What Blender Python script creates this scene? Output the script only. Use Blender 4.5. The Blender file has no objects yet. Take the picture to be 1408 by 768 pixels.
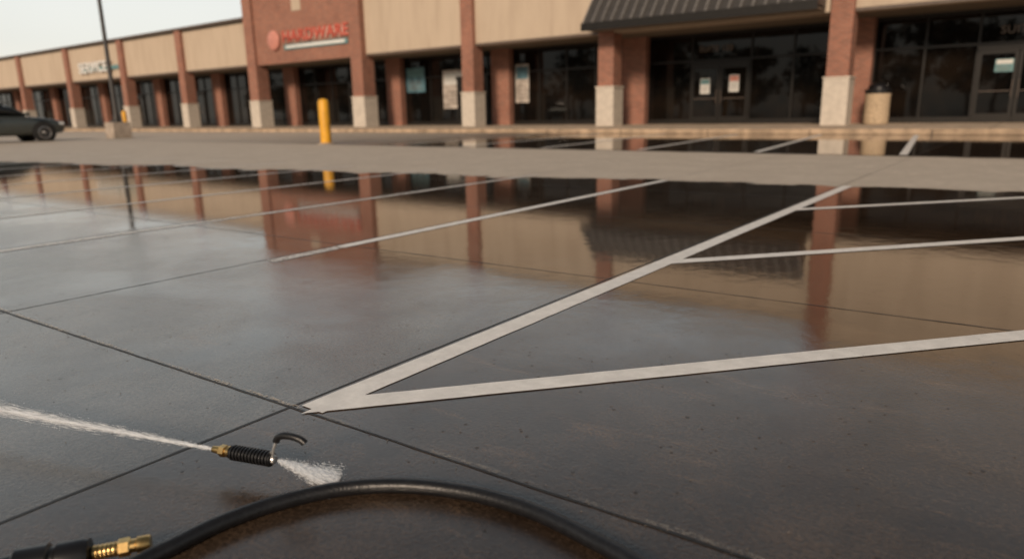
import bpy, bmesh, math, random
from mathutils import Vector, Matrix
random.seed(7)
scene = bpy.context.scene
col = scene.collection

# ------------------------------------------------------------------ helpers
class NT:
    def __init__(s, tree): s.t = tree; s.n = tree.nodes; s.l = tree.links
    def new(s, typ, **kw):
        n = s.n.new(typ)
        for k, v in kw.items(): setattr(n, k, v)
        return n
    def put(s, sock, v):
        if isinstance(v, bpy.types.NodeSocket): s.l.new(v, sock)
        elif v is not None: sock.default_value = v
    def math(s, op, a, b=None, c=None, clamp=False):
        n = s.new('ShaderNodeMath', operation=op); n.use_clamp = clamp
        s.put(n.inputs[0], a)
        if b is not None: s.put(n.inputs[1], b)
        if c is not None: s.put(n.inputs[2], c)
        return n.outputs[0]
    def mr(s, v, a, b, c=0.0, d=1.0, smooth=True):
        n = s.new('ShaderNodeMapRange')
        n.interpolation_type = 'SMOOTHSTEP' if smooth else 'LINEAR'
        s.put(n.inputs['Value'], v)
        for k, x in zip(('From Min', 'From Max', 'To Min', 'To Max'), (a, b, c, d)): s.put(n.inputs[k], x)
        return n.outputs['Result']
    def mix(s, f, a, b):
        n = s.new('ShaderNodeMix', data_type='RGBA')
        s.put(n.inputs[0], f)
        for sock, v in ((n.inputs[6], a), (n.inputs[7], b)):
            if isinstance(v, tuple) and len(v) == 3: v = v + (1,)
            s.put(sock, v)
        return n.outputs[2]
    def mixf(s, f, a, b):
        n = s.new('ShaderNodeMix', data_type='FLOAT')
        s.put(n.inputs[0], f); s.put(n.inputs[2], a); s.put(n.inputs[3], b)
        return n.outputs[0]
    def noise(s, vec, scale, detail=3, rough=.55, dist=0.0):
        n = s.new('ShaderNodeTexNoise')
        s.put(n.inputs['Vector'], vec); n.inputs['Scale'].default_value = scale
        n.inputs['Detail'].default_value = detail; n.inputs['Roughness'].default_value = rough
        n.inputs['Distortion'].default_value = dist
        return n.outputs[0]
    def scalev(s, vec, sc):
        n = s.new('ShaderNodeVectorMath', operation='MULTIPLY')
        s.put(n.inputs[0], vec); n.inputs[1].default_value = sc
        return n.outputs[0]
    def bump(s, h, strength, dist, normal=None):
        n = s.new('ShaderNodeBump')
        s.put(n.inputs['Height'], h); s.put(n.inputs['Strength'], strength); s.put(n.inputs['Distance'], dist)
        if normal is not None: s.put(n.inputs['Normal'], normal)
        return n.outputs[0]

def newmat(name):
    m = bpy.data.materials.new(name); m.use_nodes = True
    t = NT(m.node_tree)
    b = t.n['Principled BSDF']
    return m, t, b

def simple(name, c, rough=.6, metal=0.0, var=.15, scale=8, bump=0.0, bscale=60, spec=.5):
    m, t, b = newmat(name)
    pos = t.new('ShaderNodeNewGeometry').outputs['Position']
    n = t.noise(pos, scale, 4)
    lo = tuple(x * (1 - var) for x in c); hi = tuple(min(1, x * (1 + var)) for x in c)
    t.put(b.inputs['Base Color'], t.mix(t.mr(n, .3, .7), lo, hi))
    b.inputs['Roughness'].default_value = rough; b.inputs['Metallic'].default_value = metal
    b.inputs['Specular IOR Level'].default_value = spec
    if bump: t.put(b.inputs['Normal'], t.bump(t.noise(pos, bscale, 3), bump, .01))
    return m

def link(o, parent=None):
    col.objects.link(o)
    if parent is not None: o.parent = parent
    return o

def empty(name, loc=(0, 0, 0)):
    e = bpy.data.objects.new(name, None); e.location = loc; e.empty_display_size = .3
    col.objects.link(e); return e

def meshobj(name, verts, faces, mat, parent=None, smooth=False):
    me = bpy.data.meshes.new(name); me.from_pydata(verts, [], faces); me.update()
    if mat: me.materials.append(mat)
    if smooth:
        for p in me.polygons: p.use_smooth = True
    return link(bpy.data.objects.new(name, me), parent)

def box(name, x0, x1, y0, y1, z0, z1, mat, parent=None, bev=0.0):
    v = [(x0,y0,z0),(x1,y0,z0),(x1,y1,z0),(x0,y1,z0),(x0,y0,z1),(x1,y0,z1),(x1,y1,z1),(x0,y1,z1)]
    f = [(0,3,2,1),(4,5,6,7),(0,1,5,4),(1,2,6,5),(2,3,7,6),(3,0,4,7)]
    o = meshobj(name, v, f, mat, parent)
    if bev:
        md = o.modifiers.new('b', 'BEVEL'); md.width = bev; md.segments = 2
    return o

def boxes(name, lst, mat, parent=None):
    v, f = [], []
    for (x0,x1,y0,y1,z0,z1) in lst:
        k = len(v)
        v += [(x0,y0,z0),(x1,y0,z0),(x1,y1,z0),(x0,y1,z0),(x0,y0,z1),(x1,y0,z1),(x1,y1,z1),(x0,y1,z1)]
        f += [tuple(k+i for i in q) for q in [(0,3,2,1),(4,5,6,7),(0,1,5,4),(1,2,6,5),(2,3,7,6),(3,0,4,7)]]
    return meshobj(name, v, f, mat, parent)

def lathe(name, prof, mat, parent=None, seg=32, smooth=True, mtx=None):
    """profile (s, r) spun around local X"""
    v, f = [], []
    for s, r in prof:
        for i in range(seg):
            a = 2*math.pi*i/seg; v.append((s, r*math.cos(a), r*math.sin(a)))
    for k in range(len(prof)-1):
        for i in range(seg):
            j = (i+1) % seg
            f.append((k*seg+i, k*seg+j, (k+1)*seg+j, (k+1)*seg+i))
    f.append(tuple(range(seg))[::-1]); f.append(tuple((len(prof)-1)*seg+i for i in range(seg)))
    o = meshobj(name, v, f, mat, parent, smooth)
    bm = bmesh.new(); bm.from_mesh(o.data); bmesh.ops.recalc_face_normals(bm, faces=bm.faces[:]); bm.to_mesh(o.data); bm.free()
    if smooth:
        o.data.set_sharp_from_angle(angle=math.radians(40))
    if mtx is not None: o.matrix_local = mtx
    return o

def tube(name, pts, r, mat, parent=None, res=8):
    cu = bpy.data.curves.new(name, 'CURVE'); cu.dimensions = '3D'; cu.bevel_depth = r; cu.bevel_resolution = 6
    cu.use_fill_caps = True; cu.resolution_u = res
    sp = cu.splines.new('NURBS'); sp.points.add(len(pts)-1)
    for p, q in zip(sp.points, pts): p.co = (*q, 1)
    sp.order_u = 4; sp.use_endpoint_u = True
    cu.materials.append(mat)
    return link(bpy.data.objects.new(name, cu), parent)

def catmull(pts, n=8):
    out = []
    P = [Vector(p) for p in pts]; P = [2*P[0]-P[1]] + P + [2*P[-1]-P[-2]]
    for i in range(1, len(P)-2):
        for k in range(n):
            t = k/n
            out.append(.5*((2*P[i]) + (P[i+1]-P[i-1])*t + (2*P[i-1]-5*P[i]+4*P[i+1]-P[i+2])*t*t + (3*P[i]-P[i-1]-3*P[i+1]+P[i+2])*t**3))
    out.append(P[-2]); return out

# ------------------------------------------------------------------ camera
Yc = Vector((742, 245, -957)).normalized()
Xc = Vector((1304, -206, 957)); Xc = (Xc - Xc.dot(Yc)*Yc).normalized()
Zc = Xc.cross(Yc)
cam = bpy.data.objects.new('camera', bpy.data.cameras.new('camera')); col.objects.link(cam)
cam.matrix_world = Matrix.Translation((0, 0, .8)) @ Matrix((Xc, Yc, Zc)).to_4x4()
cam.data.sensor_width = 36; cam.data.lens = 24.47
cam.data.clip_start = .02; cam.data.clip_end = 2000
cam.data.dof.use_dof = True; cam.data.dof.focus_distance = 2.1; cam.data.dof.aperture_fstop = 1.9
scene.camera = cam

# ------------------------------------------------------------------ light
sun_az = Vector((.30, -.95)).normalized(); el = math.radians(25)
sd = Vector((sun_az.x*math.cos(el), sun_az.y*math.cos(el), math.sin(el)))
sun = bpy.data.objects.new('sun', bpy.data.lights.new('sun', 'SUN')); col.objects.link(sun)
sun.data.energy = 3.6; sun.data.angle = math.radians(11); sun.data.color = (1, .79, .60)
sun.rotation_euler = (-sd).to_track_quat('-Z', 'Y').to_euler(); sun.location = (5, -20, 20)
w = bpy.data.worlds.new('World'); scene.world = w; w.use_nodes = True
t = NT(w.node_tree)
sky = t.new('ShaderNodeTexSky', sky_type='NISHITA'); sky.sun_disc = False
sky.sun_elevation = el; sky.sun_rotation = math.atan2(sun_az.x, sun_az.y)
sky.air_density = 1.0; sky.dust_density = 4.0; sky.ozone_density = 1.0
hs = t.new('ShaderNodeHueSaturation'); hs.inputs['Saturation'].default_value = .6
t.put(hs.inputs['Color'], sky.outputs[0])
# thin high haze: bright at the horizon, clearing overhead, brightest over the far left
tc_ = t.new('ShaderNodeTexCoord').outputs['Generated']; sp_ = t.new('ShaderNodeSeparateXYZ'); t.put(sp_.inputs[0], tc_)
ramp = t.new('ShaderNodeValToRGB'); t.put(ramp.inputs[0], sp_.outputs[2])
cr = ramp.color_ramp
cr.elements[0].position = 0.0; cr.elements[0].color = (.88, .81, .68, 1)
cr.elements[1].position = 1.0; cr.elements[1].color = (.16, .175, .20, 1)
for p_, c_ in ((.09, (.82, .82, .76)), (.20, (.84, .87, .85)), (.32, (.76, .82, .84)), (.46, (.46, .52, .56)), (.62, (.19, .215, .245))):
    e_ = cr.elements.new(p_); e_.color = (*c_, 1)
az = t.math('ADD', t.math('MULTIPLY', sp_.outputs[0], -.92), t.math('MULTIPLY', sp_.outputs[1], .39))
gain = t.mr(az, 0.1, .90, .46, 1.10, smooth=False)
cl = t.noise(t.scalev(tc_, (1, 1, 3.0)), 1.6, 3, .5)
gain = t.math('MULTIPLY', gain, t.mr(cl, .3, .7, .95, 1.04))
vm = t.new('ShaderNodeVectorMath', operation='SCALE'); t.put(vm.inputs[0], ramp.outputs[0]); t.put(vm.inputs['Scale'], t.math('MULTIPLY', gain, 1/.12))
skyc = t.mix(.90, hs.outputs[0], vm.outputs[0])
bg = t.n['Background']; t.put(bg.inputs['Color'], skyc); bg.inputs['Strength'].default_value = .12
scene.view_settings.view_transform = 'Standard'; scene.view_settings.look = 'None'; scene.view_settings.exposure = 0

# ------------------------------------------------------------------ materials
def ground_material():
    m, t, b = newmat('wet_concrete')
    pos = t.new('ShaderNodeNewGeometry').outputs['Position']
    sep = t.new('ShaderNodeSeparateXYZ'); t.put(sep.inputs[0], pos)
    X, Y = sep.outputs[0], sep.outputs[1]
    big = t.noise(pos, .35, 3); mid = t.noise(pos, 1.6, 5, .6, .4); sm = t.noise(pos, 9, 5, .7); fine = t.noise(pos, 95, 4, .75)
    # edge of the washed (wet) area
    e = t.math('MULTIPLY_ADD', X, .16, 8.0)
    e = t.math('MAXIMUM', e, 3.6)
    e = t.math('ADD', e, t.math('MULTIPLY', t.math('SUBTRACT', mid, .5), 1.0))
    e = t.math('ADD', e, t.math('MULTIPLY', t.math('SUBTRACT', big, .5), 1.2))
    d = t.math('SUBTRACT', e, Y)
    wet1 = t.mr(d, 0.0, .16)
    fy = t.math('ADD', Y, t.math('MULTIPLY', t.math('SUBTRACT', mid, .5), .4))
    far = t.math('MULTIPLY', t.mr(fy, 12.4, 12.65), t.mr(t.math('ADD', X, t.math('MULTIPLY', mid, 4.0)), -17.0, -9.0))
    wet = t.math('MAXIMUM', wet1, far)
    asph = t.mr(Y, 12.75, 12.8)
    # colours
    dry = t.mix(t.mr(mid, .3, .7), (.42, .365, .30), (.51, .45, .375))
    dry = t.mix(t.mr(sm, .35, .7), dry, (.39, .34, .28))
    dry = t.mix(t.math('MULTIPLY', asph, t.mr(X, -30, -12)), dry, (.20, .165, .13))
    side = t.mr(X, -1.62, -1.60, smooth=False)
    wl = t.mix(t.mr(mid, .3, .7), (.062, .055, .047), (.108, .097, .084))
    wr = t.mix(t.mr(mid, .3, .7), (.027, .018, .0125), (.062, .042, .028))
    wc = t.mix(side, wl, wr)
    stain = t.mr(t.noise(t.scalev(pos, (1, .55, 1)), 2.7, 6, .7, .8), .46, .70)
    wc = t.mix(t.math('MULTIPLY', stain, .55), wc, (.024, .016, .011))
    # rusty / earthy residue left where the wash water drained along the slab
    res = t.mr(t.noise(t.scalev(pos, (.6, 2.2, 1)), 3.1, 6, .72, .5), .54, .72)
    wc = t.mix(t.math('MULTIPLY', res, .55), wc, (.125, .078, .045))
    pudy = t.math('ADD', Y, t.math('MULTIPLY', t.math('SUBTRACT', mid, .5), 1.6))
    pud = t.mr(pudy, 1.3, 2.9)
    pn = t.mr(t.noise(pos, .9, 3, .5, .4), .48, .64)
    pud = t.math('MAXIMUM', pud, t.math('MULTIPLY', pn, .5))
    wc = t.mix(t.math('MULTIPLY', pud, t.mr(Y, 2.4, 3.6, .1, .6)), wc, (.024, .015, .010))
    c = t.mix(wet, dry, wc)
    agg = t.math('MULTIPLY', t.mr(fine, .32, .70, .40, 1.75, smooth=False), t.mr(sm, .3, .7, .80, 1.22, smooth=False))
    hsv = t.new('ShaderNodeHueSaturation'); t.put(hsv.inputs['Color'], c); t.put(hsv.inputs['Value'], t.mixf(wet, t.mr(fine, .3, .7, .85, 1.12), agg))
    c = hsv.outputs[0]
    vo = t.new('ShaderNodeTexVoronoi'); t.put(vo.inputs['Vector'], pos); vo.inputs['Scale'].default_value = 22
    hole = t.mr(vo.outputs['Distance'], .06, .13, 1.0, 0.0)
    hole = t.math('MULTIPLY', hole, t.mr(sm, .46, .56))
    c = t.mix(t.math('MULTIPLY', hole, .85), c, (.010, .008, .006))
    t.put(b.inputs['Base Color'], c)
    rn = t.mr(sm, .3, .7, .06, .17)
    rn = t.math('ADD', rn, t.mr(fine, .5, .72, 0.0, .14))
    rw = t.mixf(pud, rn, t.mr(sm, .35, .7, .008, .036))
    t.put(b.inputs['Roughness'], t.mixf(wet, .8, rw))
    b.inputs['IOR'].default_value = 1.62
    hgt = t.math('SUBTRACT', fine, t.math('MULTIPLY', hole, 1.2))
    hgt = t.math('ADD', hgt, t.math('MULTIPLY', sm, .8))
    relief = t.mixf(t.math('MULTIPLY', wet, pud), .38, .028)
    nb = t.bump(hgt, relief, .0026)
    rip = t.noise(t.scalev(pos, (1, .8, 1)), 11, 2, .5)
    nb = t.bump(rip, t.math('MULTIPLY', wet, .042), .012, nb)
    t.put(b.inputs['Normal'], nb)
    return m

def paint_material(wear=.5, tint=(.82, .81, .78)):
    m, t, b = newmat('road_paint')
    pos = t.new('ShaderNodeNewGeometry').outputs['Position']
    n = t.noise(pos, 38, 6, .75); n2 = t.noise(pos, 3, 3)
    t.put(b.inputs['Base Color'], t.mix(t.mr(t.noise(pos, 12, 5, .7), .35, .75), tuple(x*.8 for x in tint), tint))
    b.inputs['Roughness'].default_value = .42
    t.put(b.inputs['Normal'], t.bump(t.noise(pos, 150, 3), .3, .002))
    keep = t.mr(t.math('ADD', n, t.math('MULTIPLY', n2, .25)), wear-.10, wear+.0)
    tr = t.new('ShaderNodeBsdfTransparent'); mx = t.new('ShaderNodeMixShader')
    t.put(mx.inputs[0], keep); t.l.new(tr.outputs[0], mx.inputs[1]); t.l.new(b.outputs[0], mx.inputs[2])
    t.l.new(mx.outputs[0], t.n['Material Output'].inputs['Surface'])
    return m

def brick_material():
    m, t, b = newmat('red_brick')
    pos = t.new('ShaderNodeNewGeometry').outputs['Position']
    s = t.new('ShaderNodeSeparateXYZ'); t.put(s.inputs[0], pos)
    cb = t.new('ShaderNodeCombineXYZ'); t.put(cb.inputs[0], t.math('ADD', s.outputs[0], s.outputs[1])); t.put(cb.inputs[1], s.outputs[2])
    br = t.new('ShaderNodeTexBrick'); t.put(br.inputs['Vector'], cb.outputs[0])
    br.inputs['Scale'].default_value = 1; br.inputs['Brick Width'].default_value = .22; br.inputs['Row Height'].default_value = .078
    br.inputs['Mortar Size'].default_value = .010; br.inputs['Bias'].default_value = 0
    br.inputs['Color1'].default_value = (.34, .125, .076, 1); br.inputs['Color2'].default_value = (.21, .078, .050, 1)
    br.inputs['Mortar'].default_value = (.28, .21, .165, 1)
    n = t.noise(pos, .8, 5, .65)
    c = t.mix(t.mr(n, .35, .8, 0.0, .45), br.outputs['Color'], (.15, .064, .045))
    t.put(b.inputs['Base Color'], c); b.inputs['Roughness'].default_value = .85
    t.put(b.inputs['Normal'], t.bump(br.outputs['Fac'], -.4, .01))
    return m

def stucco_material():
    m, t, b = newmat('beige_stucco')
    pos = t.new('ShaderNodeNewGeometry').outputs['Position']
    n = t.noise(t.scalev(pos, (1.2, 1.2, .22)), 1.3, 5, .65)
    c = t.mix(t.mr(n, .35, .75), (.47, .385, .295), (.41, .33, .25))
    s = t.new('ShaderNodeSeparateXYZ'); t.put(s.inputs[0], pos)
    streak = t.mr(t.noise(t.scalev(pos, (5, 5, .25)), 1.0, 4, .7), .52, .75)
    c = t.mix(t.math('MULTIPLY', streak, .25), c, (.27, .21, .155))
    t.put(b.inputs['Base Color'], c); b.inputs['Roughness'].default_value = .9
    t.put(b.inputs['Normal'], t.bump(t.noise(pos, 40, 4), .3, .01))
    return m

def glass_material():
    m, t, b = newmat('dark_tinted_glass')
    pos = t.new('ShaderNodeNewGeometry').outputs['Position']
    n = t.noise(pos, .9, 3)
    t.put(b.inputs['Base Color'], t.mix(t.mr(n, .3, .7), (.003, .003, .003), (.010, .007, .005)))
    b.inputs['Roughness'].default_value = .03
    b.inputs['IOR'].default_value = 1.42
    t.put(b.inputs['Normal'], t.bump(t.noise(pos, .7, 2), .15, .02))
    return m

M_ground = ground_material()
M_paint = paint_material(.48)
M_paint_old = paint_material(.60, (.60, .58, .55))
M_brick = brick_material(); M_stucco = stucco_material(); M_glass = glass_material()
M_stone = simple('limestone', (.50, .45, .385), .85, var=.10, scale=5, bump=.3, bscale=20)
M_frame = simple('bronze_aluminium', (.016, .014, .012), .4, .3)
M_metal_roof = simple('dark_metal_roof', (.075, .070, .066), .42, .4)
M_coping = simple('metal_coping', (.10, .075, .06), .5)
M_soffit = simple('soffit', (.15, .12, .09), .8)
M_walk = simple('sidewalk_concrete', (.42, .335, .25), .85, var=.2, scale=2, bump=.3)
M_kerb = simple('kerb_concrete', (.38, .28, .19), .8, var=.3, scale=3)
M_roof = simple('flat_roof', (.2, .19, .18), .9)
M_joint = simple('joint_sealant', (.010, .009, .008), .5, var=.4, scale=60)
M_black = simple('black_rubber', (.009, .009, .010), .36, var=.3, scale=90, bump=.15, bscale=200)
M_blackp = simple('black_plastic', (.008, .008, .009), .32)
M_brass = simple('brass', (.60, .40, .16), .30, 1.0, var=.25, scale=60)
M_steel = simple('steel', (.62, .62, .61), .3, .85)
M_yellow = simple('yellow_paint', (.66, .33, .02), .5, var=.15, scale=4)
M_pole = simple('dark_bronze_pole', (.030, .027, .025), .5, .2)
M_conc = simple('pedestal_concrete', (.36, .30, .245), .85, var=.25, scale=4)

# ------------------------------------------------------------------ ground
meshobj('ground', [(-700,-500,0),(500,-500,0),(500,900,0),(-700,900,0)], [(0,1,2,3)], M_ground)

def strip(name, p, q, wd, z, mat, jit=0.0, seg=.05, cutx=None):
    p, q = Vector(p), Vector(q); L = (q-p).length; n = max(2, min(400, int(L/seg))); d = (q-p)/L; nn = Vector((-d.y, d.x))
    v, f = [], []
    oc = 0
    for i in range(n+1):
        c = p + d*(L*i/n)
        o1 = o2 = 0
        if jit:
            oc = oc*.85 + random.uniform(-jit, jit)*.35
            o1 = random.uniform(-jit, jit)*.6; o2 = random.uniform(-jit, jit)*.6
        a = c + nn*(wd/2+o1+oc); b_ = c - nn*(wd/2+o2-oc)
        if cutx is not None and i == 0:     # mitre the end against the main line
            a = a + d*((cutx-a.x)/d.x); b_ = b_ + d*((cutx-b_.x)/d.x)
        v += [(a.x, a.y, z), (b_.x, b_.y, z)]
        if i: f.append((2*i-2, 2*i-1, 2*i+1, 2*i))
    return meshobj(name, v, f, mat)

for x, y0, y1 in [(-1.612, -6, 21.3), (-3.485, -6, 12.6), (-5.30, -6, 12.6), (.35, 3.0, 12.6), (-8.9, -6, 12.6)]:
    strip('pavement_joint', (x, y0), (x, y1), .009 if x > -2 else .007, .0010, M_joint, .0022, .03)
for y0 in (1.158, 2.985, 4.80, 6.62, -.68):
    strip('pavement_joint', (-22, y0-22*.05), (6, y0+6*.05), .007 if y0 < 2 else .006, .0014, M_joint, .0024, .04)
strip('pavement_joint', (-60, 12.72), (30, 12.72), .05, .003, M_joint, .004, .3)
def deposit():
    m, t, b = newmat('mineral_deposit')
    pos = t.new('ShaderNodeNewGeometry').outputs['Position']
    b.inputs['Base Color'].default_value = (.46, .42, .36, 1); b.inputs['Roughness'].default_value = .6
    s = t.new('ShaderNodeSeparateXYZ'); t.put(s.inputs[0], pos)
    keep = t.math('MULTIPLY', t.mr(t.noise(pos, 90, 6, .8), .46, .56), t.mr(t.noise(pos, 5, 3), .34, .55))
    keep = t.math('MULTIPLY', keep, t.mr(s.outputs[0], -1.9, -1.2, 1.0, .30))
    tr = t.new('ShaderNodeBsdfTransparent'); mx = t.new('ShaderNodeMixShader')
    t.put(mx.inputs[0], keep); t.l.new(tr.outputs[0], mx.inputs[1]); t.l.new(b.outputs[0], mx.inputs[2])
    t.l.new(mx.outputs[0], t.n['Material Output'].inputs['Surface'])
    return m
M_dep = deposit()
strip('mineral_deposit', (-5, 1.158-.25+.009), (3, 1.158+.15+.009), .014, .0019, M_dep, .004, .03)

# parking lines
W = .092
strip('parking_line', (-1.545, 1.10), (-1.545, 7.7), W, .0022, M_paint, .0012)
for y0 in (1.13, 3.39, 5.71):
    strip('parking_line', (-1.545, y0), (1.35, y0+2.895*1.155), .088, .0027, M_paint, .0012, cutx=-1.545)
strip('parking_line', (1.40, -1.0), (1.40, 9.2), W, .0022, M_paint, .0012)
strip('parking_line', (-3.42, 2.25), (-3.42, 2.751), .085, .0022, M_paint_old, .0015)
for i, x in enumerate((-3.42, -5.19, -7.0, -8.8, -10.6, -12.4, -14.2, -16.0, -17.8, -19.6)):
    strip('parking_line', (x, 2.755 if i == 0 else .9+.1*i), (x, 7.45), .085, .0022, M_paint_old if i else M_paint, .0015)
for i in range(13):
    x = -1.8 - 2.35*i
    strip('parking_line', (x, 12.85), (x-.9, 21.1), .12, .004, M_paint_old if i > 4 else M_paint, .002, .2)
strip('parking_line', (.6, 12.85), (-.3, 21.1), .12, .004, M_paint, .002, .2)

# ------------------------------------------------------------------ sidewalk with kerb
sw = empty('sidewalk')
box('slab', -130, 60, 21.66, 60, 0, .146, M_walk, sw)
box('kerb', -130, 60, 21.5, 21.655, 0, .15, M_kerb, sw, .02)
boxes('slab_joints', [(x-.01, x+.01, 21.67, 28, .146, .149) for x in [i*1.9-100 for i in range(70)]], M_joint, sw)
boxes('kerb_joints', [(x-.012, x+.012, 21.494, 21.5, .004, .13) for x in [i*3.05-100 for i in range(48)]], M_joint, sw)

# ------------------------------------------------------------------ strip mall
mall = empty('strip_mall_building')
CX = [-102, -93, -84, -75, -64.9, -55.4, -47.06, -38.7, -29.3, -21.8, -14.52, -5.79, 3.0, 11.8, 20.6]
def top_of(i):
    x = (CX[i]+CX[i+1])/2
    if x < -38.7: return 6.35
    if x < -29.3: return 9.0
    if x < -5.8: return 7.0
    return 7.9
YF, YS, ZH = 26.0, 28.5, 3.74
colw = .35
brick_c, stone_c, cap_c, pil = [], [], [], []
for i, x in enumerate(CX):
    tops = [top_of(j) for j in (i-1, i) if 0 <= j < len(CX)-1]
    h = max(tops)
    ww = .43 if x in (-38.7, -29.3) else colw
    yo = -.12 if x in (-38.7, -29.3) else 0
    brick_c.append((x-ww, x+ww, YF-.35+yo, YF+.35, 1.72, min(h, 7.9)+.06 if h < 8.5 else 9.05))
    stone_c.append((x-ww-.05, x+ww+.05, YF-.40+yo, YF+.40, .146, 1.66))
    cap_c.append((x-ww-.08, x+ww+.08, YF-.43+yo, YF+.43, 1.66, 1.72))
    pil.append((x-.55, x+.55, YS-.42, YS+.05, .146, ZH))
boxes('brick_columns', brick_c, M_brick, mall)
boxes('stone_column_bases', stone_c, M_stone, mall)
boxes('stone_column_caps', cap_c, M_stone, mall)
boxes('brick_storefront_piers', pil, M_brick, mall)
fascia, copes, brickf, soff, roof, reveals = [], [], [], [], [], []
for i in range(len(CX)-1):
    a, b_ = CX[i], CX[i+1]; h = top_of(i)
    tower = abs(h-9) < .01
    la = a + (.43 if a in (-38.7, -29.3) else colw); lb = b_ - (.43 if b_ in (-38.7, -29.3) else colw)
    if tower: brickf.append((la, lb, YF-.30, YF+.25, ZH, h))
    else:
        fascia.append((la, lb, YF-.12, YF+.25, ZH, h))
        reveals.append((la, lb, YF-.16, YF-.12, ZH, ZH+.10))
    copes.append((a+.001, b_-.001, YF-.42 if not tower else YF-.52, YF+.42, h+(.062 if not tower else .052), h+.20))
    soff.append((a+.0, b_-.0, YF+.25, YS+.1, ZH+.003, ZH+.12))
    roof.append((a, b_, YF+.25, 46, h-.7, h-.5))
boxes('stucco_fascia', fascia, M_stucco, mall)
boxes('stucco_drip_edge', reveals, M_coping, mall)
boxes('brick_tower_front', brickf, M_brick, mall)
boxes('parapet_coping', copes, M_coping, mall)
boxes('canopy_soffit', soff, M_soffit, mall)
boxes('roof_deck', roof, M_roof, mall)
boxes('tower_sides', [(-39.1, -38.8, YF+.352, 34, 3.9, 9.0), (-29.2, -28.9, YF+.352, 34, 3.9, 9.0), (-38.8, -29.2, 33.7, 34, 5.9, 9.0)], M_brick, mall)
box('accent_tile', -34.55, -33.75, YF-.335, YF-.30, 6.45, 7.2, M_stucco, mall)
boxes('rear_and_end_walls', [(-102.3, -102, YF+.4, 46, .146, 6.2), (20.6, 20.9, YF+.4, 46, .146, 7.8), (-102, 20.6, 46, 46.3, .146, 6.4)], M_brick, mall)
panes, frames, doors_h = [], [], []
DOORS = {10: (-12.0, -9.65), 11: (-2.1, 0.1), 7: (-33.4, -31.1), 6: (-43.6, -41.4), 8: (-24.9, -22.9), 4: (-60.5, -58.4), 5: (-51.5, -49.3), 12: (6.0, 8.2)}
F = .045
for i in range(len(CX)-1):
    a, b_ = CX[i]+.55, CX[i+1]-.55
    panes.append((a, b_, YS, YS+.02, .30, ZH-.02))
    frames += [(a, b_, YS-.07, YS+.01, .146, .34), (a, b_, YS-.07, YS+.01, ZH-.12, ZH-.002), (a, b_, YS-.052, YS-.002, 2.62, 2.70)]
    dr = DOORS.get(i)
    xs = []
    if dr:
        d0, d1 = dr; mid = (d0+d1)/2
        xs += [d0-F, d1+F]
        for x0, x1 in ((d0, mid-.012), (mid+.012, d1)):
            frames += [(x0, x0+.10, YS-.115, YS-.075, .16, 2.44), (x1-.10, x1, YS-.115, YS-.075, .16, 2.44),
                       (x0+.10, x1-.10, YS-.112, YS-.075, .16, .44), (x0+.10, x1-.10, YS-.112, YS-.075, 2.32, 2.44)]
            panes.append((x0+.10, x1-.10, YS-.10, YS-.085, .44, 2.32))
            doors_h += [(x0+.12, x1-.12, YS-.17, YS-.15, 1.14, 1.165)]
        doors_h += [(mid-.10, mid-.08, YS-.19, YS-.17, .95, 1.5), (mid+.08, mid+.10, YS-.19, YS-.17, .95, 1.5)]
        frames += [(d0-F, d1+F, YS-.13, YS-.07, 2.445, 2.60)]
        n1 = max(1, round((d0-a)/1.55)); n2 = max(1, round((b_-d1)/1.55))
        xs += [a+(d0-a)*k/n1 for k in range(n1)] + [b_-(b_-d1)*k/n2 for k in range(n2)]
    else:
        n = max(2, round((b_-a)/1.6)); xs += [a+(b_-a)*k/n for k in range(n+1)]
    frames += [(x-F/1.3, x+F/1.3, YS-.062, YS-.004, .34, ZH-.12) for x in xs]
boxes('storefront_glass', panes, M_glass, mall)
boxes('storefront_frames', frames, M_frame, mall)
boxes('door_hardware', doors_h, M_coping, mall)
ax0, ax1 = -14.95, -6.30; ay0, ay1, az0, az1 = 24.55, 25.62, 4.0, 5.35
meshobj('metal_awning_deck', [(ax0,ay0,az0),(ax1,ay0,az0),(ax1,ay1,az1),(ax0,ay1,az1),(ax0,ay0,az0-.06),(ax1,ay0,az0-.06),(ax1,ay1,3.9),(ax0,ay1,3.9)],
        [(0,1,2,3),(4,7,6,5),(0,4,5,1),(1,5,6,2),(0,3,7,4),(3,2,6,7)], M_metal_roof, mall)
rv, rf = [], []
k = 0; x = ax0+.02
dirn = Vector((0, ay1-ay0, az1-az0)).normalized(); nrm = Vector((0, -dirn.z, dirn.y))
while x < ax1:
    for (yy, zz) in ((ay0, az0), (ay1, az1)):
        for dx, up in ((0, 0), (.05, 0), (.05, .09), (0, .09)):
            rv.append((x+dx, yy+nrm.y*up, zz+nrm.z*up))
    rf += [tuple(k+q for q in f) for f in [(0,1,2,3),(4,7,6,5),(0,4,5,1),(1,5,6,2),(2,6,7,3),(3,7,4,0)]]
    k += 8; x += .41
meshobj('awning_seams', rv, rf, simple('seam_metal', (.20, .19, .18), .4, .2), mall)
box('awning_fascia', ax0-.03, ax1+.03, ay0-.08, ay0-.003, 3.76, 4.05, M_frame, mall)
box('awning_soffit', ax0, ax1, ay0, ay1, 3.80, 3.86, M_soffit, mall)
box('awning_back_wall', ax0+.8, ax1+.12, ay1+.002, YF-.125, 3.76, 5.45, M_stucco, mall)

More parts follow.
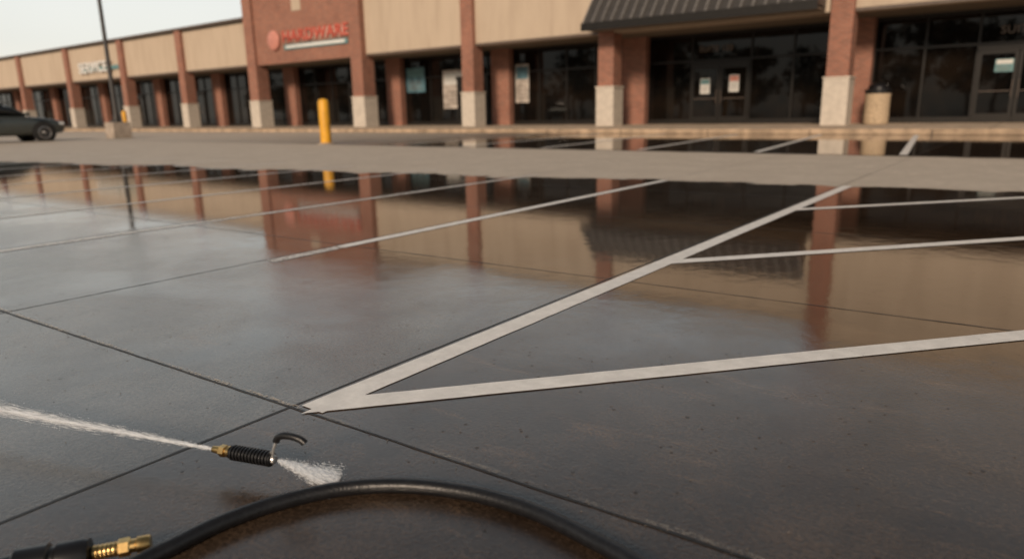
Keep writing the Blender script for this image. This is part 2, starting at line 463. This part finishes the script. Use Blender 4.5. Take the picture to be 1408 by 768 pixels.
# ------------------------------------------------------------------ lettering / posters
def text(name, s, size, loc, mat, parent=None, ext=.05, sx=1.0):
    cu = bpy.data.curves.new('txt', 'FONT'); cu.body = s; cu.size = size; cu.extrude = ext; cu.offset = .012*size; cu.space_character = 1.08
    o = bpy.data.objects.new('txt', cu); col.objects.link(o)
    bpy.context.view_layer.update()
    me = bpy.data.meshes.new_from_object(o.evaluated_get(bpy.context.evaluated_depsgraph_get()))
    bpy.data.objects.remove(o); me.name = name; me.materials.clear(); me.materials.append(mat)
    ob = link(bpy.data.objects.new(name, me), parent)
    ob.rotation_euler = (math.pi/2, 0, 0); ob.location = loc; ob.scale = (sx, 1, 1)
    return ob
M_red = simple('sign_red', (.50, .10, .065), .5); M_white = simple('sign_white', (.68, .68, .66), .5)
M_pink = simple('sign_faded_red', (.52, .22, .17), .5)
M_teal = simple('sign_teal', (.10, .21, .22), .5); M_paper = simple('paper', (.55, .55, .52), .7, var=.05)
M_post = simple('poster_blue', (.06, .13, .16), .6, var=.5, scale=2); M_tan2 = simple('poster_tan', (.36, .32, .28), .7, var=.3, scale=3)
M_cab = simple('sign_cabinet', (.50, .40, .34), .5); M_dim = simple('dull_lettering', (.16, .13, .11), .6)
s1 = empty('store_sign')
yy = YF-.42
M = Matrix.Translation((-36.35, yy+.1, 5.02)) @ Matrix.Rotation(-math.pi/2, 4, 'Z')
lathe('round_logo', [(0, .52), (.12, .54), (.16, .47)], M_pink, s1, 36, True, M)
text('letters', 'HARDWARE', .86, (-35.5, yy+.02, 4.86), M_red, s1, .06, 1.14)
text('letters_returns', 'HARDWARE', .86, (-35.45, yy+.10, 4.81), M_cab, s1, .03, 1.15)
box('raceway', -35.5, -30.0, yy+.06, YF-.301, 4.44, 4.72, M_teal, s1)
box('tagline', -35.3, -30.2, yy+.04, yy+.058, 4.52, 4.66, M_white, s1)
s2 = empty('store_sign')
text('letters', 'SERVICES', 1.12, (-62.6, YF-.28, 4.35), M_white, s2, .08, 1.12)
box('raceway', -62.4, -56.0, YF-.24, YF-.121, 4.45, 4.75, M_teal, s2)
def poster(x0, x1, z0, z1, mat, y=YS-.075, band=None):
    e = empty('window_poster')
    box('sheet', x0, x1, y-.004, y, z0, z1, mat, e)
    if band:
        box('print_block', x0+.06*(x1-x0), x1-.06*(x1-x0), y-.008, y-.005, z0+(z1-z0)*.62, z1-(z1-z0)*.06, band, e)
        for k in range(4):
            zz = z0+(z1-z0)*(.12+.1*k); box('print_line', x0+.12*(x1-x0), x1-(.12+.1*(k % 2))*(x1-x0), y-.008, y-.005, zz, zz+(z1-z0)*.025, M_dim, e)
    return e
poster(-28.6, -27.2, 1.9, 3.2, M_post, band=M_teal)
poster(-25.9, -24.3, 1.0, 2.95, M_tan2, band=M_paper)
poster(-21.1, -20.3, 1.2, 3.0, M_tan2, band=M_post)
poster(-11.62, -11.22, 1.35, 1.95, M_paper, YS-.118, M_teal)
poster(-10.42, -10.02, 1.40, 2.05, M_paper, YS-.118, M_pink)
poster(-1.62, -1.12, 1.75, 2.15, M_teal, YS-.118, M_paper)
poster(-31.9, -31.5, 1.3, 1.9, M_paper, YS-.118)
poster(-43.2, -42.7, 1.0, 2.2, M_paper, YS-.118, M_post); poster(-42.2, -41.8, 1.0, 2.2, M_paper, YS-.118, M_pink)
text('suite_lettering', 'SUITE 120', .30, (-11.75, YS-.03, 3.0), M_dim, mall, .004)
text('suite_lettering', 'SUITE 130', .34, (-1.6, YS-.03, 2.95), M_dim, mall, .004)

# ------------------------------------------------------------------ street furniture
def upright(prof_xy, name, mat, parent, loc, seg=32):
    M = Matrix.Translation(loc) @ Matrix.Rotation(-math.pi/2, 4, 'Y')
    return lathe(name, prof_xy, mat, parent, seg, True, M)
tc = empty('trash_can', (-4.72, 26.9, .146))
M_tan = simple('tan_aggregate', (.44, .34, .23), .85, var=.35, scale=30, bump=.5, bscale=60)
upright([(0, .36), (.03, .385), (.08, .39), (.92, .39), (.97, .405), (1.0, .40)], 'aggregate_body', M_tan, tc, (0,0,0))
upright([(1.0, .37), (1.02, .41), (1.14, .41), (1.16, .33), (1.27, .30), (1.34, .22), (1.36, .10)], 'dark_lid', M_blackp, tc, (0,0,0))
upright([(.25, .394), (.28, .398), (.31, .394)], 'lower_band', M_tan, tc, (0,0,0))
for (x, y, z, h) in ((-16.3, 12.9, 0, 1.24), (-51.5, 23.6, .146, 1.2)):
    b_ = empty('bollard', (x, y, z))
    upright([(0, .15), (h-.10, .15), (h-.05, .135), (h-.015, .09), (h, .03)], 'steel_post', M_yellow, b_, (0,0,0))
    upright([(0, .24), (.02, .235), (.035, .152)], 'concrete_footing', M_conc, b_, (0,0,0))
lp = empty('light_pole', (-31.5, 14.1, 0))
box('concrete_pedestal', -.38, .38, -.38, .38, 0, .66, M_conc, lp, .04)
box('base_plate', -.2, .2, -.2, .2, .66, .70, M_pole, lp)
upright([(.70, .13), (.95, .12), (1.0, .09), (10.0, .06), (10.05, .05)], 'tapered_shaft', M_pole, lp, (0,0,0), 16)
box('lamp_arm', -.9, .9, -.04, .04, 9.8, 9.88, M_pole, lp)
for sx in (-1, 1):
    c = sx*1.2; box('shoebox_lamp_head', c-.32, c+.32, -.2, .2, 9.74, 9.92, M_pole, lp, .03)
    box('lamp_lens', c-.25, c+.25, -.15, .15, 9.72, 9.738, M_white, lp)
for k in range(4):
    upright([(.70, .02), (.76, .02)], 'anchor_bolt', M_steel, lp, ((-.15, .15)[k % 2], (-.15, .15)[k//2], 0), 8)

# ------------------------------------------------------------------ parked car (nose toward the shops)
car = empty('parked_car', (-32.0, 9.75, 0)); car.rotation_euler = (0, 0, math.pi/2)
M_car = simple('car_paint', (.10, .112, .108), .28, .6, var=.03); M_tyre = simple('tyre', (.015, .015, .015), .8)
M_cglass = simple('car_glass', (.01, .012, .013), .05); M_rim = simple('alloy', (.3, .3, .3), .35, .8)
M_lampw = simple('headlamp', (.6, .62, .62), .1); M_lampr = simple('tail_lamp', (.4, .02, .02), .2)
def loft(name, st, mat, parent, sub=2):
    v, f = [], []; n = len(st[0][1])
    for x, sec in st:
        for y, z in sec: v.append((x, y, z))
    for k in range(len(st)-1):
        for i in range(n):
            j = (i+1) % n; f.append((k*n+i, k*n+j, (k+1)*n+j, (k+1)*n+i))
    f.append(tuple(range(n))[::-1]); f.append(tuple((len(st)-1)*n+i for i in range(n)))
    o = meshobj(name, v, f, mat, parent, True)
    bm = bmesh.new(); bm.from_mesh(o.data); bmesh.ops.recalc_face_normals(bm, faces=bm.faces[:]); bm.to_mesh(o.data); bm.free()
    md = o.modifiers.new('s', 'SUBSURF'); md.levels = sub; md.render_levels = sub
    return o
def sec(w_, zb, zs, zt):
    return [(-w_*.86, zb), (w_*.86, zb), (w_*.98, zb+.12), (w_, zs), (w_*.93, zt-.04), (w_*.80, zt), (-w_*.80, zt), (-w_*.93, zt-.04), (-w_, zs), (-w_*.98, zb+.12)]
loft('body', [(-2.28, sec(.74, .40, .62, .88)), (-2.22, sec(.84, .30, .64, .98)), (-1.6, sec(.90, .24, .66, 1.02)), (-.6, sec(.92, .22, .66, 1.0)),
              (.6, sec(.92, .22, .65, .98)), (1.0, sec(.92, .22, .64, .97)), (1.7, sec(.90, .24, .60, .88)), (2.15, sec(.84, .28, .56, .78)), (2.26, sec(.72, .34, .54, .70))], M_car, car)
def gsec(wb, wt, zb, zt): return [(-wb, zb), (wb, zb), (wt+.03, zt-.09), (wt-.06, zt), (-wt+.06, zt), (-wt-.03, zt-.09)]
loft('greenhouse_glass', [(-2.10, gsec(.78, .74, .92, .99)), (-1.85, gsec(.80, .66, .92, 1.36)), (-1.3, gsec(.82, .66, .92, 1.46)), (-.2, gsec(.83, .67, .92, 1.49)),
              (.35, gsec(.83, .66, .92, 1.44)), (1.15, gsec(.80, .70, .90, 1.00))], M_cglass, car, 2)
def rsec(w_, z): return [(-w_, z-.03), (w_, z-.03), (w_-.08, z+.025), (-w_+.08, z+.025)]
loft('roof_panel', [(-1.92, rsec(.60, 1.33)), (-1.3, rsec(.66, 1.44)), (-.2, rsec(.67, 1.475)), (.30, rsec(.64, 1.43)), (.38, rsec(.6, 1.41))], M_car, car, 2)
for sy in (-1, 1):
    for (xb, xt, ww) in ((1.02, .32, .05), (-.35, -.35, .05), (-1.35, -1.40, .07), (-2.0, -1.85, .10)):
        tube('pillar', [(xb, sy*.815, .95), ((xb+xt)/2, sy*.775, 1.18), (xt, sy*.68, 1.40)], ww/2, M_car, car)
    for x in (-1.42, 1.42):
        R_ = Matrix.Rotation(math.pi/2*sy, 4, 'Z')
        lathe('wheel_arch', [(-.05, .41), (.012, .41), (.012, .38)], M_tyre, car, 36, True, Matrix.Translation((x, sy*.90, .36)) @ R_)
        lathe('tyre', [(-.22, .28), (-.22, .32), (-.19, .34), (-.02, .34), (.01, .32), (.01, .24)], M_tyre, car, 36, True, Matrix.Translation((x, sy*.92, .34)) @ R_)
        lathe('wheel_rim', [(0, .22), (.012, .23), (.02, .20), (.005, .18), (.005, .08), (.03, .06)], M_rim, car, 30, True, Matrix.Translation((x, sy*.925, .34)) @ R_)
    box('headlamp', 1.98, 2.20, sy*.70-.12, sy*.70+.12, .60, .72, M_lampw, car, .03)
    box('tail_lamp', -2.29, -2.16, sy*.68-.12, sy*.68+.12, .74, .90, M_lampr, car, .03)
    box('door_mirror', .80, .98, sy*.98-.10, sy*.98+.10, .98, 1.10, M_car, car, .04)
    for x in (-.15, -1.15): box('door_handle', x, x+.18, sy*.918-.02, sy*.918+.02, .80, .825, M_blackp, car, .008)
box('grille', 2.22, 2.275, -.42, .42, .42, .60, M_blackp, car, .01)

# ------------------------------------------------------------------ tree row across the road (behind the viewer, mirrored in the glass)
tv, tf = [], []
def quad(c, s):
    a = Vector((random.gauss(0,1), random.gauss(0,1), random.gauss(0,1))).normalized(); b2 = a.orthogonal().normalized(); c2 = a.cross(b2)
    k = len(tv)
    for p, q in ((-1,-.6),(1,-.5),(.7,.7),(-.6,.8)): tv.append(tuple(c + b2*p*s + c2*q*s))
    tf.append((k, k+1, k+2, k+3))
trunks_v, trunks_f = [], []
x = -170
while x < 120:
    y = -58 + random.uniform(-9, 9); H = random.uniform(9, 15)
    for lv, (z0, r0, z1, r1) in enumerate([(0, .35, H*.35, .24), (H*.35, .24, H*.8, .08)]):
        k = len(trunks_v)
        for zz, rr in ((z0, r0), (z1, r1)):
            for i in range(8): trunks_v.append((x+rr*math.cos(i*math.pi/4), y+rr*math.sin(i*math.pi/4), zz))
        trunks_f += [(k+i, k+(i+1) % 8, k+8+(i+1) % 8, k+8+i) for i in range(8)]
    for _ in range(12):
        cc = Vector((x+random.gauss(0, 2.4), y+random.gauss(0, 2.0), H*random.uniform(.2, .92))); rr = random.uniform(1.2, 2.4)
        for _ in range(46):
            d = Vector((random.gauss(0,1), random.gauss(0,1), random.gauss(0,.8))).normalized()*rr*random.uniform(.5, 1.05)
            quad(cc+d, random.uniform(.25, .6))
    x += random.uniform(3.0, 7)
M_leaf = simple('foliage', (.05, .06, .03), .7, var=.5, scale=.4)
tr = empty('distant_tree_row')
meshobj('crowns', tv, tf, M_leaf, tr); meshobj('trunks', trunks_v, trunks_f, simple('bark', (.08, .06, .045), .9), tr)

# ------------------------------------------------------------------ pressure washer parts
L = Vector((-1.438, .7524, .058)); E = Vector((-1.285, .8047, .056)); ax = (E-L).normalized()
up = Vector((0, 0, 1)); sd_ = up.cross(ax).normalized(); up2 = ax.cross(sd_)
G = Matrix.Translation(L) @ Matrix((ax, sd_, up2)).transposed().to_4x4()
gun = empty('pressure_washer_gun'); gun.matrix_world = G
lathe('brass_tip', [(-.004, .0035), (-.004, .0075), (.006, .0085), (.014, .0085), (.014, .0105), (.017, .0105)], M_brass, gun)
lathe('brass_hex_nut', [(.017, .0120), (.018, .0140), (.031, .0140), (.032, .0120)], M_brass, gun, 6, False)
lathe('brass_collar', [(.032, .0095), (.037, .0095), (.038, .0130), (.044, .0130), (.046, .011)], M_brass, gun)
pr = [(.045, .012), (.047, .0155)]
s = .049
while s < .146:
    pr += [(s, .0135), (s+.0022, .0135), (s+.0032, .0176), (s+.0072, .0176), (s+.0082, .0135)]; s += .0088
pr += [(.150, .0150), (.156, .0150), (.158, .012)]
lathe('ribbed_grip', pr, M_black, gun)
lathe('outlet_collar', [(.156, .010), (.162, .010), (.165, .008)], M_steel, gun)
tube('steel_lever', [(.160, -.004, .000), (.163, -.005, .018), (.167, -.003, .036), (.173, 0, .048), (.182, 0, .054)], .0036, M_steel, gun)
tube('lever_bracket', [(.150, .0, .012), (.160, .0, .020), (.165, 0, .032)], .0025, M_steel, gun)
tube('curved_handle', [(.171, 0, .046), (.175, 0, .056), (.185, 0, .062), (.202, 0, .064), (.225, 0, .063), (.240, 0, .058), (.246, 0, .052)], .0080, M_black, gun)

def spraymat():
    m = bpy.data.materials.new('aerated_water'); m.use_nodes = True; t = NT(m.node_tree); t.n.remove(t.n['Principled BSDF'])
    d = t.new('ShaderNodeBsdfDiffuse'); d.inputs[0].default_value = (.92, .95, .98, 1)
    tl = t.new('ShaderNodeBsdfTranslucent'); tl.inputs[0].default_value = (.92, .95, .98, 1)
    mx = t.new('ShaderNodeMixShader'); mx.inputs[0].default_value = .42
    t.l.new(d.outputs[0], mx.inputs[1]); t.l.new(tl.outputs[0], mx.inputs[2]); t.l.new(mx.outputs[0], t.n['Material Output'].inputs['Surface'])
    return m
M_drop = spraymat()
def spray(name, origin, d, length, r0, r1, count, sl, wd, bias, flat=1.0, drops=200, mist=0):
    """a fan of fine water filaments and droplets leaving a nozzle along d"""
    d = d.normalized(); s_ = d.cross(Vector((0, 0, 1))).normalized(); u_ = s_.cross(d)
    MX = Matrix.Translation(origin) @ Matrix((d, s_, u_)).transposed().to_4x4()
    e = empty(name); e.matrix_world = MX
    v, f = [], []
    for _ in range(count):
        u = random.random()**bias
        rr = min(1.35, abs(random.gauss(0, .48))); a = random.uniform(0, 6.283)
        ly = rr*math.cos(a); lz = rr*math.sin(a)*flat
        x0 = u*length; x1 = min(length*1.05, x0+sl*random.uniform(.4, 1.4)*(.35+u))
        def P(x): R = r0+(r1-r0)*x/length; return Vector((x, ly*R, lz*R))
        p, q = P(x0), P(x1); th = random.uniform(0, math.pi); o = Vector((0, math.cos(th), math.sin(th)))*wd*.5*random.uniform(.5, 1.3)
        k = len(v); m_ = (p+q)/2
        v += [tuple(p), tuple(m_+o), tuple(q), tuple(m_-o)]; f.append((k, k+1, k+2, k+3))
    meshobj('water_filaments', v, f, M_drop, e)
    v, f = [], []
    for i_ in range(drops+mist):
        fine_ = i_ >= drops
        x = random.random()**.8*length*1.12; R = (r0+(r1-r0)*x/length)*(abs(random.gauss(0, .8)) if fine_ else random.uniform(.5, 1.7))
        a = random.uniform(0, 6.283); sz = random.uniform(.00012, .00026) if fine_ else random.uniform(.0003, .0007); k = len(v)
        y, z = R*math.cos(a), R*math.sin(a)*flat
        v += [(x-sz*2.2,y,z),(x+sz*2.2,y,z),(x,y-sz,z),(x,y+sz,z),(x,y,z-sz),(x,y,z+sz)]
        f += [(k,k+2,k+4),(k,k+4,k+3),(k,k+3,k+5),(k,k+5,k+2),(k+1,k+4,k+2),(k+1,k+3,k+4),(k+1,k+5,k+3),(k+1,k+2,k+5)]
    meshobj('droplets', v, f, M_drop, e)
    return e
spray('water_spray', L - ax*.003, -ax + Vector((0, 0, .012)), 1.0, .0045, .026, 6500, .05, .0005, 1.15, 1.0, 300, 5000)
spray('water_spray', E + ax*.008, Vector((-1.198, .880, .0)) - E, .138, .006, .040, 14000, .012, .0008, .75, .55, 260, 4000)

# hose
hp = [(-.60,-1.6),(-.95,-.75),(-1.13,-.1),(-1.20,.28),(-1.217,.462),(-1.216,.528),(-1.213,.623),(-1.183,.735),(-1.116,.852),(-1.009,.942),(-.872,.999),(-.735,1.018),(-.608,1.007),(-.477,.985),(-.34,.94),(-.15,.85),(.15,.6),(.5,.1),(.7,-.8)]
hose = empty('pressure_washer_hose')
tube('rubber_hose', [tuple(p) for p in catmull([(x, y, .018) for x, y in hp], 5)], .0165, M_black, hose, 4)
C0 = Vector((-1.246, .507, .028)); C1 = Vector((-1.306, .419, .028)); d = (C1-C0).normalized(); s_ = Vector((0,0,1)).cross(d); MX = Matrix.Translation(C0) @ Matrix((d, s_, Vector((0,0,1)))).transposed().to_4x4()
cp = empty('hose_coupling'); cp.matrix_world = MX
lathe('brass_ferrule', [(0, .009), (0, .0135), (.004, .0150), (.022, .0150), (.024, .0125), (.034, .0125)], M_brass, cp)
lathe('brass_hex', [(.034, .0155), (.036, .017), (.052, .017), (.054, .0155)], M_brass, cp, 6, False)
pr = [(.054, .012)]
s = .056
while s < .098: pr += [(s, .0125), (s+.003, .0138), (s+.006, .0125)]; s += .007
lathe('brass_threads', pr, M_brass, cp)
lathe('black_coupler_body', [(.098, .016), (.100, .028), (.108, .031), (.150, .031), (.154, .0265), (.160, .0265), (.165, .033), (.215, .034), (.222, .025), (.30, .020)], M_blackp, cp)
tube('coupler_hose_tail', [(.29, 0, 0), (.40, 0, -.004), (.60, .04, -.010), (.9, .25, -.010)], .017, M_black, cp)

# scattered grit
gv, gf = [], []
for _ in range(700):
    x, y = random.uniform(-4, 1), random.uniform(.3, 4.5)
    if random.random() < .4: y = 1.158+.05*x+random.gauss(0, .02)
    s = random.uniform(.0008, .0024); k = len(gv)
    for i in range(4):
        a = i*math.pi/2+random.random(); gv.append((x+s*math.cos(a), y+s*math.sin(a), .0015))
    gv.append((x, y, .0015+s*.9))
    gf += [(k+i, k+(i+1) % 4, k+4) for i in range(4)]
meshobj('pavement_grit', gv, gf, simple('grit', (.10, .085, .07), .7, var=.5, scale=40))
